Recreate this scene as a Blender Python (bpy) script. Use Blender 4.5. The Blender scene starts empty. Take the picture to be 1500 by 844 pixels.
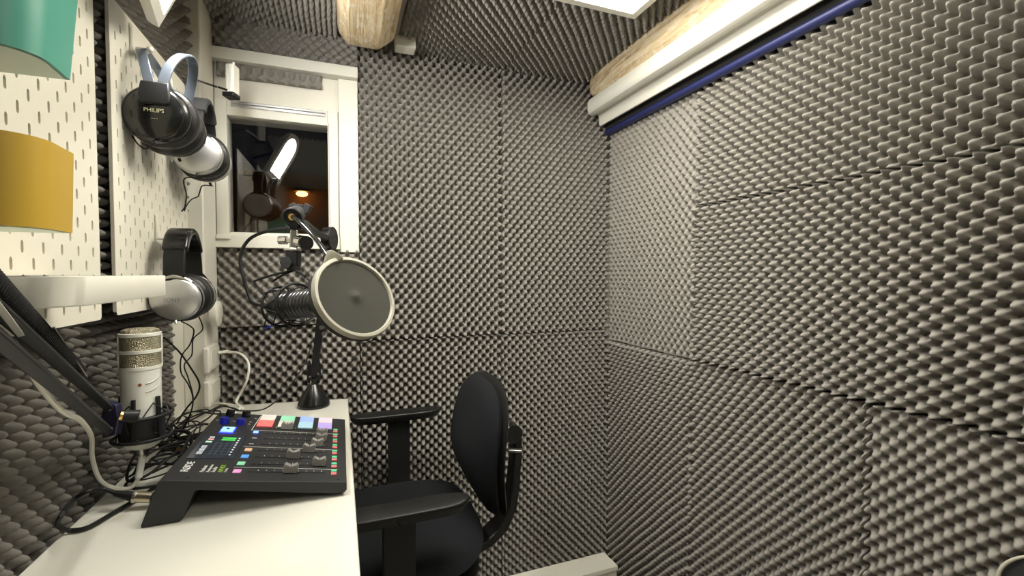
import bpy, math, random
import numpy as np
from math import sin, cos, pi, radians, hypot, atan
from mathutils import Vector as V, Matrix, noise
random.seed(7)
SC = bpy.context.scene
COL = SC.collection
# ------------------------------------------------------------------ camera
F, CX, CY = 661.0, 750.0, 422.0
TH = atan(250 / F); PH = atan(22 / F * cos(TH))
CAM = V((0, 0, 1.12))
cd = bpy.data.cameras.new('camera'); cam = bpy.data.objects.new('camera', cd); COL.objects.link(cam)
cam.location = CAM; cam.rotation_euler = (pi / 2 - PH, 0, -TH)
cd.sensor_width = 36; cd.lens = F / 1500 * 36; cd.clip_start = .01
SC.camera = cam
FW = V((sin(TH) * cos(PH), cos(TH) * cos(PH), -sin(PH)))
RT = V((cos(TH), -sin(TH), 0)); UP = RT.cross(FW)
def at(px, py, D):      # point of the place at distance D along the view axis
    return CAM + D * (FW + RT * ((px - CX) / F) + UP * ((CY - py) / F))
# ------------------------------------------------------------------ world, exposure
w = bpy.data.worlds.new('world'); SC.world = w; w.use_nodes = True
w.node_tree.nodes['Background'].inputs[0].default_value = (.02, .025, .04, 1)
w.node_tree.nodes['Background'].inputs[1].default_value = .1
SC.view_settings.view_transform = 'Standard'; SC.view_settings.look = 'None'
SC.view_settings.exposure = 0.0; SC.view_settings.gamma = 1; SC.view_settings.use_curve_mapping = False
PANEL_E, LAMP_E, REAR_FILL_E = 19, 150.0, 8.0
# ------------------------------------------------------------------ materials
MATS = {}
def mat(name, col, rough=.5, metal=0, var=0, scale=40, bump=0, bscale=300, emit=None, es=0, spec=.5, coat=0, sheen=0):
    if name in MATS: return MATS[name]
    m = bpy.data.materials.new(name); m.use_nodes = True; nt = m.node_tree; N = nt.nodes; p = N['Principled BSDF']
    p.inputs['Roughness'].default_value = rough; p.inputs['Metallic'].default_value = metal
    p.inputs['Specular IOR Level'].default_value = spec; p.inputs['Coat Weight'].default_value = coat
    p.inputs['Sheen Weight'].default_value = sheen
    tc = N.new('ShaderNodeTexCoord')
    n = N.new('ShaderNodeTexNoise'); n.inputs['Scale'].default_value = scale; n.inputs['Detail'].default_value = 4
    nt.links.new(tc.outputs['Object'], n.inputs['Vector'])
    r = N.new('ShaderNodeMix'); r.data_type = 'RGBA'
    v = max(var, .01)
    r.inputs[6].default_value = tuple(c * (1 - v) for c in col) + (1,); r.inputs[7].default_value = tuple(min(1, c * (1 + v)) for c in col) + (1,)
    nt.links.new(n.outputs['Fac'], r.inputs[0]); nt.links.new(r.outputs[2], p.inputs['Base Color'])
    if bump:
        n2 = N.new('ShaderNodeTexNoise'); n2.inputs['Scale'].default_value = bscale
        nt.links.new(tc.outputs['Object'], n2.inputs['Vector'])
        b = N.new('ShaderNodeBump'); b.inputs['Strength'].default_value = bump; b.inputs['Distance'].default_value = .002
        nt.links.new(n2.outputs['Fac'], b.inputs['Height']); nt.links.new(b.outputs[0], p.inputs['Normal'])
    if emit:
        p.inputs['Emission Color'].default_value = tuple(emit) + (1,); p.inputs['Emission Strength'].default_value = es
    MATS[name] = m; return m
FOAM = mat('foam', (.272, .256, .230), .97, var=.10, scale=25, bump=.25, bscale=900, spec=.05)
FOAMD = mat('foam_left_darker', (.165, .155, .138), .97, var=.10, scale=25, bump=.25, bscale=900, spec=.05)  # darker foam tone for the left wall panels
WHITE = mat('white_paint', (.70, .68, .60), .45, var=.02, scale=12, bump=.04, bscale=60)
WALLW = mat('white_wall', (.62, .60, .54), .8, var=.05)
GREYW = mat('dark_wall', (.16, .155, .15), .9, var=.1)
PEGB = mat('pegboard_white', (.74, .71, .61), .4, var=.01)
DARKH = mat('slot_shadow', (.50, .47, .40), .8)
WPL = mat('white_plastic', (.74, .72, .64), .35, var=.01)
WMIC = mat('mic_white', (.74, .74, .68), .3, var=.01, coat=.3)
BLK = mat('black_plastic', (.012, .012, .013), .42, var=.1, spec=.3)
BLKG = mat('black_gloss', (.007, .007, .007), .24, var=.1, coat=.2)
BLKM = mat('black_matte', (.018, .018, .018), .8, var=.15, bump=.2)
BLKMET = mat('black_metal', (.014, .014, .014), .45, spec=.25)
NAVYMET = mat('dark_bracket', (.022, .02, .05), .35, metal=.3)
RUB = mat('cable_rubber', (.010, .010, .010), .5, spec=.3)
CABW = mat('cable_white', (.75, .73, .64), .45)
CHROME = mat('chrome', (.75, .74, .70), .16, metal=1)
STEEL = mat('steel', (.55, .54, .50), .3, metal=1)
GOLD = mat('gold', (.75, .50, .16), .3, metal=1)
SILV = mat('silver_plastic', (.58, .58, .57), .34, metal=.75, coat=.3)
SILVB = mat('silver_blue', (.20, .235, .29), .2, metal=.5, coat=.4)
LEATH = mat('ear_leather', (.012, .0115, .011), .4, bump=.3, bscale=250)
FABR = mat('chair_fabric', (.0075, .0085, .0105), .97, var=.7, scale=420, bump=.6, bscale=700, spec=.25)
CHPL = mat('chair_plastic', (.011, .011, .0105), .36, bump=.15, bscale=600)
MIXB = mat('mixer_black', (.018, .018, .019), .55, var=.05, bump=.1, bscale=1500)
MIXT = mat('mixer_top', (.03, .03, .032), .42, var=.05, bump=.08, bscale=1500)
POPR = mat('pop_ring', (.33, .315, .25), .4)
TEAL = mat('teal_metal', (.07, .31, .235), .38, var=.02)
YEL = mat('mustard_metal', (.50, .32, .035), .38, var=.02)
NAVY = mat('navy_fabric', (.018, .024, .105), .45, var=.05)
INK = mat('white_ink', (.85, .85, .82), .6)
INKG = mat('grey_ink', (.55, .55, .5), .6)
INKGR = mat('green_ink', (.35, .62, .05), .6)
SEAM = mat('seam_dark', (.01, .01, .01), .9)
DESK = mat('desk_white', (.68, .665, .59), .22, var=.008, coat=.3)
def emis(name, col, s, base=(.6, .6, .6)):
    return mat(name, base, .4, emit=col, es=s)
LED = emis('led_diffuser', (1, .955, .83), PANEL_E)
LAMPF = emis('lamp_face', (1, .98, .93), LAMP_E)
def wood():
    m = bpy.data.materials.new('old_wood'); m.use_nodes = True; nt = m.node_tree; N = nt.nodes; L = nt.links; p = N['Principled BSDF']
    tc = N.new('ShaderNodeTexCoord'); mp = N.new('ShaderNodeMapping'); mp.inputs['Scale'].default_value = (30, 2.6, 30)
    L.new(tc.outputs['Object'], mp.inputs[0])
    n = N.new('ShaderNodeTexNoise'); n.inputs['Scale'].default_value = 1.6; n.inputs['Detail'].default_value = 8; n.inputs['Distortion'].default_value = 1.6
    L.new(mp.outputs[0], n.inputs[0])
    cr = N.new('ShaderNodeValToRGB'); e = cr.color_ramp.elements
    e[0].position = .3; e[0].color = (.34, .22, .11, 1); e[1].position = .62; e[1].color = (.66, .54, .35, 1)
    k = cr.color_ramp.elements.new(.47); k.color = (.54, .41, .24, 1)
    L.new(n.outputs['Fac'], cr.inputs[0])
    mp2 = N.new('ShaderNodeMapping'); mp2.inputs['Scale'].default_value = (46, 22, 46); L.new(tc.outputs['Object'], mp2.inputs[0])
    n2 = N.new('ShaderNodeTexNoise'); n2.inputs['Scale'].default_value = 1.2; n2.inputs['Detail'].default_value = 9; n2.inputs['Roughness'].default_value = .7
    L.new(mp2.outputs[0], n2.inputs[0])
    c2 = N.new('ShaderNodeValToRGB'); c2.color_ramp.elements[0].position = .50; c2.color_ramp.elements[1].position = .60
    L.new(n2.outputs['Fac'], c2.inputs[0])
    mx = N.new('ShaderNodeMix'); mx.data_type = 'RGBA'; mx.inputs[7].default_value = (.74, .68, .56, 1)
    ml = N.new('ShaderNodeMath'); ml.operation = 'MULTIPLY'; ml.inputs[1].default_value = .6
    L.new(c2.outputs[0], ml.inputs[0]); L.new(ml.outputs[0], mx.inputs[0]); L.new(cr.outputs[0], mx.inputs[6]); L.new(mx.outputs[2], p.inputs['Base Color'])
    b = N.new('ShaderNodeBump'); b.inputs['Strength'].default_value = .6; b.inputs['Distance'].default_value = .004
    L.new(n.outputs['Fac'], b.inputs['Height']); L.new(b.outputs[0], p.inputs['Normal']); p.inputs['Roughness'].default_value = .7
    return m
WOOD = wood()
def glassmat():
    m = bpy.data.materials.new('window_glass'); m.use_nodes = True; p = m.node_tree.nodes['Principled BSDF']
    p.inputs['Base Color'].default_value = (1, 1, 1, 1); p.inputs['Transmission Weight'].default_value = 1
    p.inputs['Roughness'].default_value = .0; p.inputs['IOR'].default_value = 1.75; return m
GLASS = glassmat()
def meshmat():
    m = mat('mic_grille', (.34, .31, .22), .35, metal=.85); nt = m.node_tree; N = nt.nodes; L = nt.links
    tc = N.new('ShaderNodeTexCoord'); vo = N.new('ShaderNodeTexVoronoi'); vo.inputs['Scale'].default_value = 520
    L.new(tc.outputs['Object'], vo.inputs[0]); b = N.new('ShaderNodeBump'); b.inputs['Strength'].default_value = 1; b.inputs['Distance'].default_value = .002
    L.new(vo.outputs['Distance'], b.inputs['Height']); L.new(b.outputs[0], N['Principled BSDF'].inputs['Normal']); return m
GRILLE = meshmat()
POPM = mat('pop_mesh', (.036, .035, .027), .9, var=.1, scale=300)
# ------------------------------------------------------------------ builders
def chain(o):
    v = V((0, 0, 0))
    while o: v += o.location; o = o.parent
    return v
def tag(o, label=None, cat=None, group=None, kind=None):
    if label: o['label'] = label
    if cat: o['category'] = cat
    if group: o['group'] = group
    if kind: o['kind'] = kind
    return o
def thing(name, label, cat, loc, group=None):
    o = bpy.data.objects.new(name, None); COL.objects.link(o); o.location = loc; o.empty_display_size = .02
    return tag(o, label, cat, group)
def frame(d, upv=(0, 0, 1)):
    d = V(d).normalized(); u = V(upv)
    if abs(d.dot(u.normalized())) > .98: u = V((1, 0, 0))
    x = u.cross(d).normalized(); return x, d.cross(x), d
class B:
    def __init__(s, M=None): s.v = []; s.f = []; s.M = M
    def add(s, vs, fs):
        n = len(s.v); s.v += [tuple(V(p)) for p in vs]; s.f += [tuple(i + n for i in f) for f in fs]; return s
    def box(s, c, d, ax=None):
        c = V(c); X, Y, Z = ax if ax else (V((1, 0, 0)), V((0, 1, 0)), V((0, 0, 1))); a, b, h = d[0] / 2, d[1] / 2, d[2] / 2
        vs = [c + X * (a * i) + Y * (b * j) + Z * (h * k) for i in (-1, 1) for j in (-1, 1) for k in (-1, 1)]
        return s.add(vs, [(0, 1, 3, 2), (4, 6, 7, 5), (0, 4, 5, 1), (2, 3, 7, 6), (0, 2, 6, 4), (1, 5, 7, 3)])
    def bx(s, x0, x1, y0, y1, z0, z1): return s.box(((x0 + x1) / 2, (y0 + y1) / 2, (z0 + z1) / 2), (abs(x1 - x0), abs(y1 - y0), abs(z1 - z0)))
    def bar(s, p0, p1, w, h, upv=(0, 0, 1)):
        p0, p1 = V(p0), V(p1); X, Y, Z = frame(p1 - p0, upv); return s.box((p0 + p1) / 2, (w, h, (p1 - p0).length), (X, Y, Z))
    def rings(s, R, caps=True, closed=False):
        n = len(R[0]); vs = [p for r in R for p in r]; fs = []
        m = len(R)
        for i in range(m if closed else m - 1):
            for j in range(n):
                a, b = i * n + j, i * n + (j + 1) % n; c, d = ((i + 1) % m) * n + (j + 1) % n, ((i + 1) % m) * n + j
                fs.append((a, b, c, d))
        if caps and not closed: fs += [tuple(range(n))[::-1], tuple((m - 1) * n + j for j in range(n))]
        return s.add(vs, fs)
    def cyl(s, p0, p1, r0, r1=None, n=20):
        return s.lathe(p0, V(p1) - V(p0), [(r0, 0), (r0 if r1 is None else r1, (V(p1) - V(p0)).length)], n)
    def lathe(s, o, ax, prof, n=28, sx=1, sy=1, upv=(0, 0, 1)):
        X, Y, Z = frame(ax, upv); o = V(o)
        return s.rings([[o + Z * h + X * (r * sx * cos(2 * pi * k / n)) + Y * (r * sy * sin(2 * pi * k / n)) for k in range(n)] for r, h in prof])
    def tube(s, pts, r, n=8, smooth=True, closed=False, sub=6):
        P = [V(p) for p in pts]
        if smooth and len(P) > 2:
            Q = []; m = len(P)
            for i in range(m if closed else m - 1):
                a, b, c, d = (P[(i - 1) % m], P[i], P[(i + 1) % m], P[(i + 2) % m]) if closed else (P[max(i - 1, 0)], P[i], P[i + 1], P[min(i + 2, m - 1)])
                for k in range(sub):
                    t = k / sub; Q.append(.5 * ((2 * b) + (c - a) * t + (2 * a - 5 * b + 4 * c - d) * t * t + (3 * b - a - 3 * c + d) * t ** 3))
            if not closed: Q.append(P[-1])
            P = Q
        m = len(P); R = []; X = None
        for i, p in enumerate(P):
            d = (P[(i + 1) % m] - P[i - 1]) if closed else (P[min(i + 1, m - 1)] - P[max(i - 1, 0)])
            if d.length < 1e-9: d = V((0, 0, 1))
            d.normalize()
            if X is None: X = frame(d)[0]
            X = (X - d * X.dot(d)).normalized(); Y = d.cross(X)
            rr = r(i / (m - 1)) if callable(r) else r
            R.append([p + X * (rr * cos(2 * pi * k / n)) + Y * (rr * sin(2 * pi * k / n)) for k in range(n)])
        return s.rings(R, closed=closed)
    def strip(s, pts, wv, w, th, nv):   # ribbon: points, width direction, width, thickness; nv(i) outward normals
        R = []
        for i, p in enumerate(pts):
            p = V(p); W = V(wv) * w / 2; nn = V(nv[i]).normalized() * th / 2
            R.append([p - W - nn, p + W - nn, p + W * .9 + nn, p - W * .9 + nn])
        return s.rings(R)
    def torus(s, c, ax, R, r, n=48, m=10, sx=1, sy=1):
        X, Y, Z = frame(ax); c = V(c); Rg = []
        for i in range(n):
            a = 2 * pi * i / n; d = X * (cos(a) * sx) + Y * (sin(a) * sy)
            Rg.append([c + d * (R + r * cos(2 * pi * k / m)) + Z * (r * sin(2 * pi * k / m)) for k in range(m)])
        return s.rings(Rg, closed=True)
    def prism(s, poly, ext):
        e = V(ext); return s.rings([[V(p) for p in poly], [V(p) + e for p in poly]])
    def ball(s, c, r, n=14, sc=(1, 1, 1)):
        c = V(c); R = []
        for i in range(1, n):
            t = pi * i / n; R.append([c + V((r * sc[0] * sin(t) * cos(2 * pi * k / n), r * sc[1] * sin(t) * sin(2 * pi * k / n), r * sc[2] * cos(t))) for k in range(n)])
        return s.rings(R)
    def build(s, name, m, parent=None, bevel=0, seg=2, label=None, smooth=40):
        me = bpy.data.meshes.new(name); off = chain(parent) if parent else V((0, 0, 0))
        vs = [(s.M @ V(p) if s.M else V(p)) for p in s.v]
        if parent is None and vs:
            lo = [min(p[i] for p in vs) for i in range(3)]; hi = [max(p[i] for p in vs) for i in range(3)]
            off = V(((lo[0] + hi[0]) / 2, (lo[1] + hi[1]) / 2, lo[2]))
        me.from_pydata([tuple(p - off) for p in vs], [], s.f); me.validate()
        import bmesh
        bm = bmesh.new(); bm.from_mesh(me); bmesh.ops.recalc_face_normals(bm, faces=bm.faces); bm.to_mesh(me); bm.free()
        if smooth:
            me.polygons.foreach_set('use_smooth', [True] * len(me.polygons)); me.set_sharp_from_angle(angle=radians(smooth))
        me.materials.append(m); o = bpy.data.objects.new(name, me); COL.objects.link(o)
        if parent: o.parent = parent
        else: o.location = off
        if bevel:
            b = o.modifiers.new('bevel', 'BEVEL'); b.width = bevel; b.segments = seg; b.limit_method = 'ANGLE'; b.angle_limit = radians(35); b.harden_normals = False
        if label: o['label'] = label
        return o
def text(name, body, size, org, xd, yd, m, parent, ext=.0002, align='LEFT'):
    cu = bpy.data.curves.new(name, 'FONT'); cu.body = body; cu.size = size; cu.extrude = ext; cu.align_x = align
    to = bpy.data.objects.new(name, cu); COL.objects.link(to)
    dg = bpy.context.evaluated_depsgraph_get(); me = bpy.data.meshes.new_from_object(to.evaluated_get(dg))
    bpy.data.objects.remove(to)
    X = V(xd).normalized(); Y = V(yd).normalized(); Z = X.cross(Y); off = chain(parent); org = V(org)
    for v in me.vertices: v.co = org + X * v.co.x + Y * v.co.y + Z * v.co.z - off
    me.materials.clear(); me.materials.append(m); o = bpy.data.objects.new(name, me); COL.objects.link(o); o.parent = parent; return o
def structure(b, name, m, bevel=0): return tag(b.build(name, m, None, bevel), kind='structure')
# ------------------------------------------------------------------ eggcrate foam
def foam(o, u, v, n, w, h, label, a=.0294, b=.0345, amp=.0185, step=.0031, phase=(0, 0), group='charcoal eggcrate acoustic foam panels', name='acoustic_foam_panel', back=.004, poly=None, mt=None):
    u, v, n, o = V(u), V(v), V(n), V(o)
    nu, nv = max(3, int(round(w / step)) + 1), max(3, int(round(h / step)) + 1)
    U, W = np.meshgrid(np.linspace(0, w, nu), np.linspace(0, h, nv))
    c = np.cos(2 * pi * (U / a + phase[0])) * np.cos(2 * pi * (W / b + phase[1]))
    c = .45 * c + .55 * np.sin(pi / 2 * c); H = amp * np.where(c > 0, c, c * 1.15)
    rs = np.random.RandomState(int(abs(o.x * 977 + o.y * 331 + o.z * 77 + w * 13) * 10) % 9999)
    k = rs.rand(8) * 6
    H = H + .0016 * np.sin(U * 7 + k[0]) * np.sin(W * 6 + k[1]) + .0007 * np.sin(U * 61 + k[2] + 3 * np.sin(W * 23)) * np.sin(W * 53 + k[3])
    U2 = U + .0006 * np.sin(W * 40 + k[4]); W2 = W + .0006 * np.sin(U * 37 + k[5])
    if poly:    # quad in (u,v): bilinear warp
        s, t = U / w, W / h; P = [np.array(q) for q in poly]
        U2 = (1 - s) * (1 - t) * P[0][0] + s * (1 - t) * P[1][0] + s * t * P[2][0] + (1 - s) * t * P[3][0]
        W2 = (1 - s) * (1 - t) * P[0][1] + s * (1 - t) * P[1][1] + s * t * P[2][1] + (1 - s) * t * P[3][1]
    # rounded pressed-in borders
    ua, va, na = np.array(u), np.array(v), np.array(n)
    top = U2[..., None] * ua + W2[..., None] * va + H[..., None] * na
    base = U2[..., None] * ua + W2[..., None] * va - (amp * 1.15 + back) * na
    idx = np.arange(nu * nv).reshape(nv, nu)
    per = np.concatenate([idx[0, :], idx[1:, -1], idx[-1, -2::-1], idx[-2:0:-1, 0]])
    verts = np.concatenate([top.reshape(-1, 3), base.reshape(-1, 3)[per]])
    m = len(per); bi = nu * nv + np.arange(m)
    q = np.stack([idx[:-1, :-1], idx[:-1, 1:], idx[1:, 1:], idx[1:, :-1]], -1).reshape(-1, 4)
    flip = np.dot(np.cross(ua, va), na) < 0
    sk = np.stack([per, bi, np.roll(bi, -1), np.roll(per, -1)], -1)
    if flip: q = q[:, ::-1]; sk = sk[:, ::-1]
    faces = np.concatenate([q, sk]); nf = len(faces)
    me = bpy.data.meshes.new(name); me.vertices.add(len(verts)); me.vertices.foreach_set('co', verts.astype(np.float32).ravel())
    me.loops.add(nf * 4 + m); me.loops.foreach_set('vertex_index', np.concatenate([faces.ravel(), bi[::-1] if not flip else bi]).astype(np.int32))
    me.polygons.add(nf + 1); me.polygons.foreach_set('loop_start', (np.arange(nf + 1) * 4).astype(np.int32))
    me.polygons.foreach_set('use_smooth', [True] * len(q) + [False] * (m + 1)); me.update(calc_edges=True); me.validate()
    me.materials.append(mt or FOAM); ob = bpy.data.objects.new(name, me); COL.objects.link(ob); ob.location = o
    return tag(ob, label, 'foam panel', group)
ZT, ZF = 1.867, -.06       # ceiling foam plane, floor
X1, Y1, XL = 1.0, 1.56, -.400
XLW = -.432
# ------------------------------------------------------------------ room shell
structure(B().bx(-.45, 1.06, -1.3, 1.62, ZF - .05, ZF), 'floor', mat('floor_grey', (.22, .20, .17), .6, var=.1))
structure(B().bx(-.45, 1.06, -1.3, 1.62, 1.892, 1.94), 'ceiling', WALLW)
structure(B().bx(XLW - .05, XLW, -1.3, 1.62, ZF, 1.892), 'wall_left', WALLW)
structure(B().bx(1.032, 1.07, -1.3, 1.62, ZF, 1.892), 'wall_right', WALLW)
structure(B().bx(XLW, 1.032, -1.34, -1.30, ZF, 1.892), 'wall_front', GREYW)
bk = B()
bk.bx(XLW, -.318, 1.586, 1.66, ZF, 1.892); bk.bx(-.035, 1.032, 1.586, 1.66, ZF, 1.892); bk.bx(-.318, -.035, 1.586, 1.66, ZF, 1.243); bk.bx(-.318, -.035, 1.586, 1.66, 1.595, 1.892)
structure(bk, 'wall_back', WALLW)
# ------------------------------------------------------------------ foam panels
X_, Y_, Z_ = V((1, 0, 0)), V((0, 1, 0)), V((0, 0, 1))
XN, YN, ZN = -X_, -Y_, -Z_
# back wall
foam((.057, Y1, .902), X_, Z_, YN, .487, ZT - .902, 'tall dark grey foam panel on the back wall, right beside the window casing')
foam((.548, Y1, .900), X_, Z_, YN, .452, ZT - .900, 'tall grey foam panel on the back wall, in the room corner under the rail end', phase=(.3, .1))
foam((.057, Y1 + .002, ZF), X_, Z_, YN, .487, .898 - ZF, 'lower back wall foam panel behind the office chair', phase=(.1, .5), b=.032)
foam((.548, Y1, ZF), X_, Z_, YN, .452, .896 - ZF, 'lower back wall foam panel behind the chair back, reaching the room corner', phase=(.4, .2), b=.032)
foam((-.343, 1.543, .962), X_, V((0, .09, 1)).normalized(), V((0, -1, .09)).normalized(), .397, 1.198 - .962, 'short foam panel with a jagged top edge directly under the window', phase=(.2, .25), b=.032, amp=.013)
foam((-.343, Y1, ZF), X_, Z_, YN, .397, .959 - ZF, 'foam panel low on the back wall behind the desk end and lamp base', phase=(.6, .2), b=.0335)
# slanted piece over the window
foam((-.343, 1.553, 1.785), X_, V((0, -.30, 1)).normalized(), V((0, -1, -.30)).normalized(), .400, .118, 'dark foam strip slanting from the window head up to the ceiling', phase=(.1, .1), amp=.011,
     poly=((0, 0), (.400, -.004), (.400, .075), (0, .125)))
foam((-.335, 1.556, 1.703), X_, Z_, YN, .283, .040, 'narrow ragged foam offcut tucked under the window head board', phase=(.2, 0), amp=.009, b=.05, name='foam_offcut', back=.006)
# right wall
foam((X1, 1.078, .858), Y_, Z_, XN, .464, 1.668 - .858, 'tall fine-ribbed foam panel on the right wall next to the back corner', a=.0294, b=.0345, phase=(.1, .3), amp=.0095)
foam((X1 - .004, .07, .862), Y_, Z_, XN, 1.003, 1.321 - .862, 'bright wide foam panel in the middle row of the right wall', a=.0345, b=.0300, phase=(.0, .1))
foam((X1, .07, 1.324), Y_, Z_, XN, 1.003, 1.668 - 1.324, 'wide foam panel in the top row of the right wall under the white rail', a=.0345, b=.0310, phase=(.25, .5))
foam((X1, 1.084, ZF), Y_, Z_, XN, .458, .854 - ZF, 'bottom row foam panel of the right wall against the back corner', phase=(.2, .2), b=.032)
foam((X1, .593, ZF), Y_, Z_, XN, .488, .857 - ZF, 'bottom row foam panel of the right wall, second from the back corner', phase=(.0, .6))
foam((X1, .100, ZF), Y_, Z_, XN, .490, .857 - ZF, 'bottom row foam panel of the right wall nearest the camera, behind the white hoop', phase=(.3, .1), b=.0335, amp=.013)
foam((X1, -.95, .862), Y_, Z_, XN, 1.015, .806, 'foam panel on the right wall beside the camera, out of the picture edge', step=.006)
# left wall
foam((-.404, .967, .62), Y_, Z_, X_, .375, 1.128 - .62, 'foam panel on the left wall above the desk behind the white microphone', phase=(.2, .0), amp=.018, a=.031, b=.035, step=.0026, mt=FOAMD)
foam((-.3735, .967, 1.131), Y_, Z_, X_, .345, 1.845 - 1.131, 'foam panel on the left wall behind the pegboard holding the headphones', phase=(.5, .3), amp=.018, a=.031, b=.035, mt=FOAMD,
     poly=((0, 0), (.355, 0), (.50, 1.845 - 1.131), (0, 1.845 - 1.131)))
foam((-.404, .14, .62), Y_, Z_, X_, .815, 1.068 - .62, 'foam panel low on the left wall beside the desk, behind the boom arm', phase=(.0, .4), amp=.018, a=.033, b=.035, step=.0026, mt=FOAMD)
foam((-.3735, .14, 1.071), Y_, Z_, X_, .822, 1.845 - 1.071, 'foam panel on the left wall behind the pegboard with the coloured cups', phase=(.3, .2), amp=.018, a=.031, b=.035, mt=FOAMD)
# ceiling
foam((.181, .45, ZT), X_, Y_, ZN, .377, 1.10, 'ceiling foam panel between the wooden beams, left of the ceiling seam', phase=(.1, .1))
foam((.560, .45, ZT), X_, Y_, ZN, .33, 1.10, 'ceiling foam panel beside the long white rail, right of the ceiling seam', phase=(.4, .4))
foam((-.372, .45, ZT), X_, Y_, ZN, .368, 1.10, 'ceiling foam panel left of the short wooden beam', phase=(.2, .4))
# ------------------------------------------------------------------ window
structure(B().bx(-.345, .056, 1.532, 1.584, 1.742, 1.776), 'trim_1', WHITE, .002)
structure(B().bx(-.003, .056, 1.556, 1.584, 1.19, 1.742), 'trim_2', WHITE, .002)
structure(B().bx(-.345, -.003, 1.574, 1.584, 1.640, 1.742), 'trim_3', mat('aged_paint', (.70, .67, .58), .55, var=.12, scale=9))
structure(B().bx(-.345, -.003, 1.540, 1.584, 1.198, 1.236), 'trim_4', WHITE, .002)
wf = B()
wf.bx(-.345, -.313, 1.566, 1.602, 1.236, 1.638); wf.bx(-.036, -.004, 1.566, 1.602, 1.236, 1.638); wf.bx(-.313, -.036, 1.566, 1.602, 1.236, 1.246); wf.bx(-.313, -.036, 1.566, 1.602, 1.592, 1.638)
win = structure(wf, 'window_1', WHITE, .002)
B().bx(-.314, -.035, 1.588, 1.592, 1.245, 1.593).build('pane', GLASS, win, smooth=0)
B().bx(-.0325, -.0315, 1.5645, 1.567, 1.246, 1.60).build('seal', mat('seal_red', (.25, .08, .05), .7), win, smooth=0)
st = B(); st.bx(-.300, -.043, 1.556, 1.566, 1.6265, 1.6335); st.bx(-.300, -.043, 1.560, 1.566, 1.618, 1.626)
tag(st.build('trickle_vent', mat('vent_alu', (.75, .75, .74), .25, metal=.7), None, .001), 'brushed aluminium vent strip along the top of the window sash', 'window vent')
B().bx(-.338, -.302, 1.530, 1.541, 1.223, 1.233).build('latch', WHITE, win, .001)
# outside in the dark
structure(B().bx(-.9, .6, 3.2, 3.25, .3, 1.76), 'wall_outside', mat('brown_facade', (.30, .13, .035), .8, var=.2))
ol = thing('outdoor_lamp', 'small orange glowing lamp seen outside through the window pane', 'lamp', (-.235, 3.13, 1.58))
B().lathe((-.225, 3.13, 1.635), (0, 0, 1), [(.05, 0), (.04, .02), (.015, .03), (.012, .04)]).build('shade', mat('shade_brown', (.2, .08, .02), .6), ol)
B().cyl((-.225, 3.13, 1.665), (-.225, 3.202, 1.665), .008).build('bracket', BLKMET, ol); B().ball((-.225, 3.13, 1.622), .034, sc=(1, 1, .5)).build('bulb', emis('bulb_orange', (1, .55, .16), 5), ol)
# ------------------------------------------------------------------ left wall casing in the corner
structure(B().bx(XLW, -.393, 1.345, 1.558, ZF, 1.892), 'trim_5', WHITE, .002)
structure(B().bx(-.394, -.341, 1.42, 1.548, ZF, 1.89), 'trim_6', WHITE, .004)
# sockets and dial
for z0, z1, lab in ((.855, .925, 'upper white wall socket on the corner casing with a cable plugged in'), (.765, .835, 'lower white wall socket on the corner casing just above the desk')):
    s = thing('wall_socket', lab, 'socket', (-.34, 1.47, z0), 'wall sockets on the corner casing')
    sb = B().bx(-.345, -.329, 1.395, 1.500, z0, z1).build('socket_box', WPL, s, .005)
    B().bx(-.330, -.326, 1.405, 1.490, z0 + .008, z1 - .008).build('face_plate', WPL, sb, .002)
d = thing('thermostat_dial', 'round white dial on the corner casing beneath the lowest headphones', 'dial', (-.34, 1.44, 1.0))
B().lathe((-.341, 1.43, 1.012), X_, [(.020, 0), (.024, .004), (.024, .012)]).build('base', WPL, d)
B().lathe((-.329, 1.43, 1.012), X_, [(.033, 0), (.035, .003), (.035, .016), (.031, .019), (.002, .019)]).build('knob', WPL, d)
# ------------------------------------------------------------------ ceiling beams and rails
def beam(x0, x1, z0, z1, y0, y1, ch, lab):
    R = []; n = 40
    for i in range(n + 1):
        y = y0 + (y1 - y0) * i / n; e = .004 * noise.noise(V((x0 * 9, y * 6, 1)))
        k = 1 if i < n - 1 else (.93 if i == n - 1 else .8)
        xm, zm = (x0 + x1) / 2, z1
        P = [(x0, z1), (x0 + e, z0 + ch), (x0 + ch * .8, z0 + e), (x1 - ch * 1.4, z0 - e), (x1 + e, z0 + ch * 1.2), (x1, z1)]
        R.append([V((xm + (px - xm) * (k + .03 if k < 1 else 1), y, zm + (pz - zm) * k)) for px, pz in P])
    return tag(B().rings(R).build('wooden_beam', WOOD, None, .006, 2, smooth=25), lab, 'wooden beam')
beam(-.003, .157, 1.787, 1.885, .1, 1.46, .030, 'short rough wooden ceiling beam with a rounded end above the window')
beam(.882, .995, 1.775, 1.885, -.9, 1.525, .020, 'long worn wooden ceiling beam above the white rail')
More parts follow.
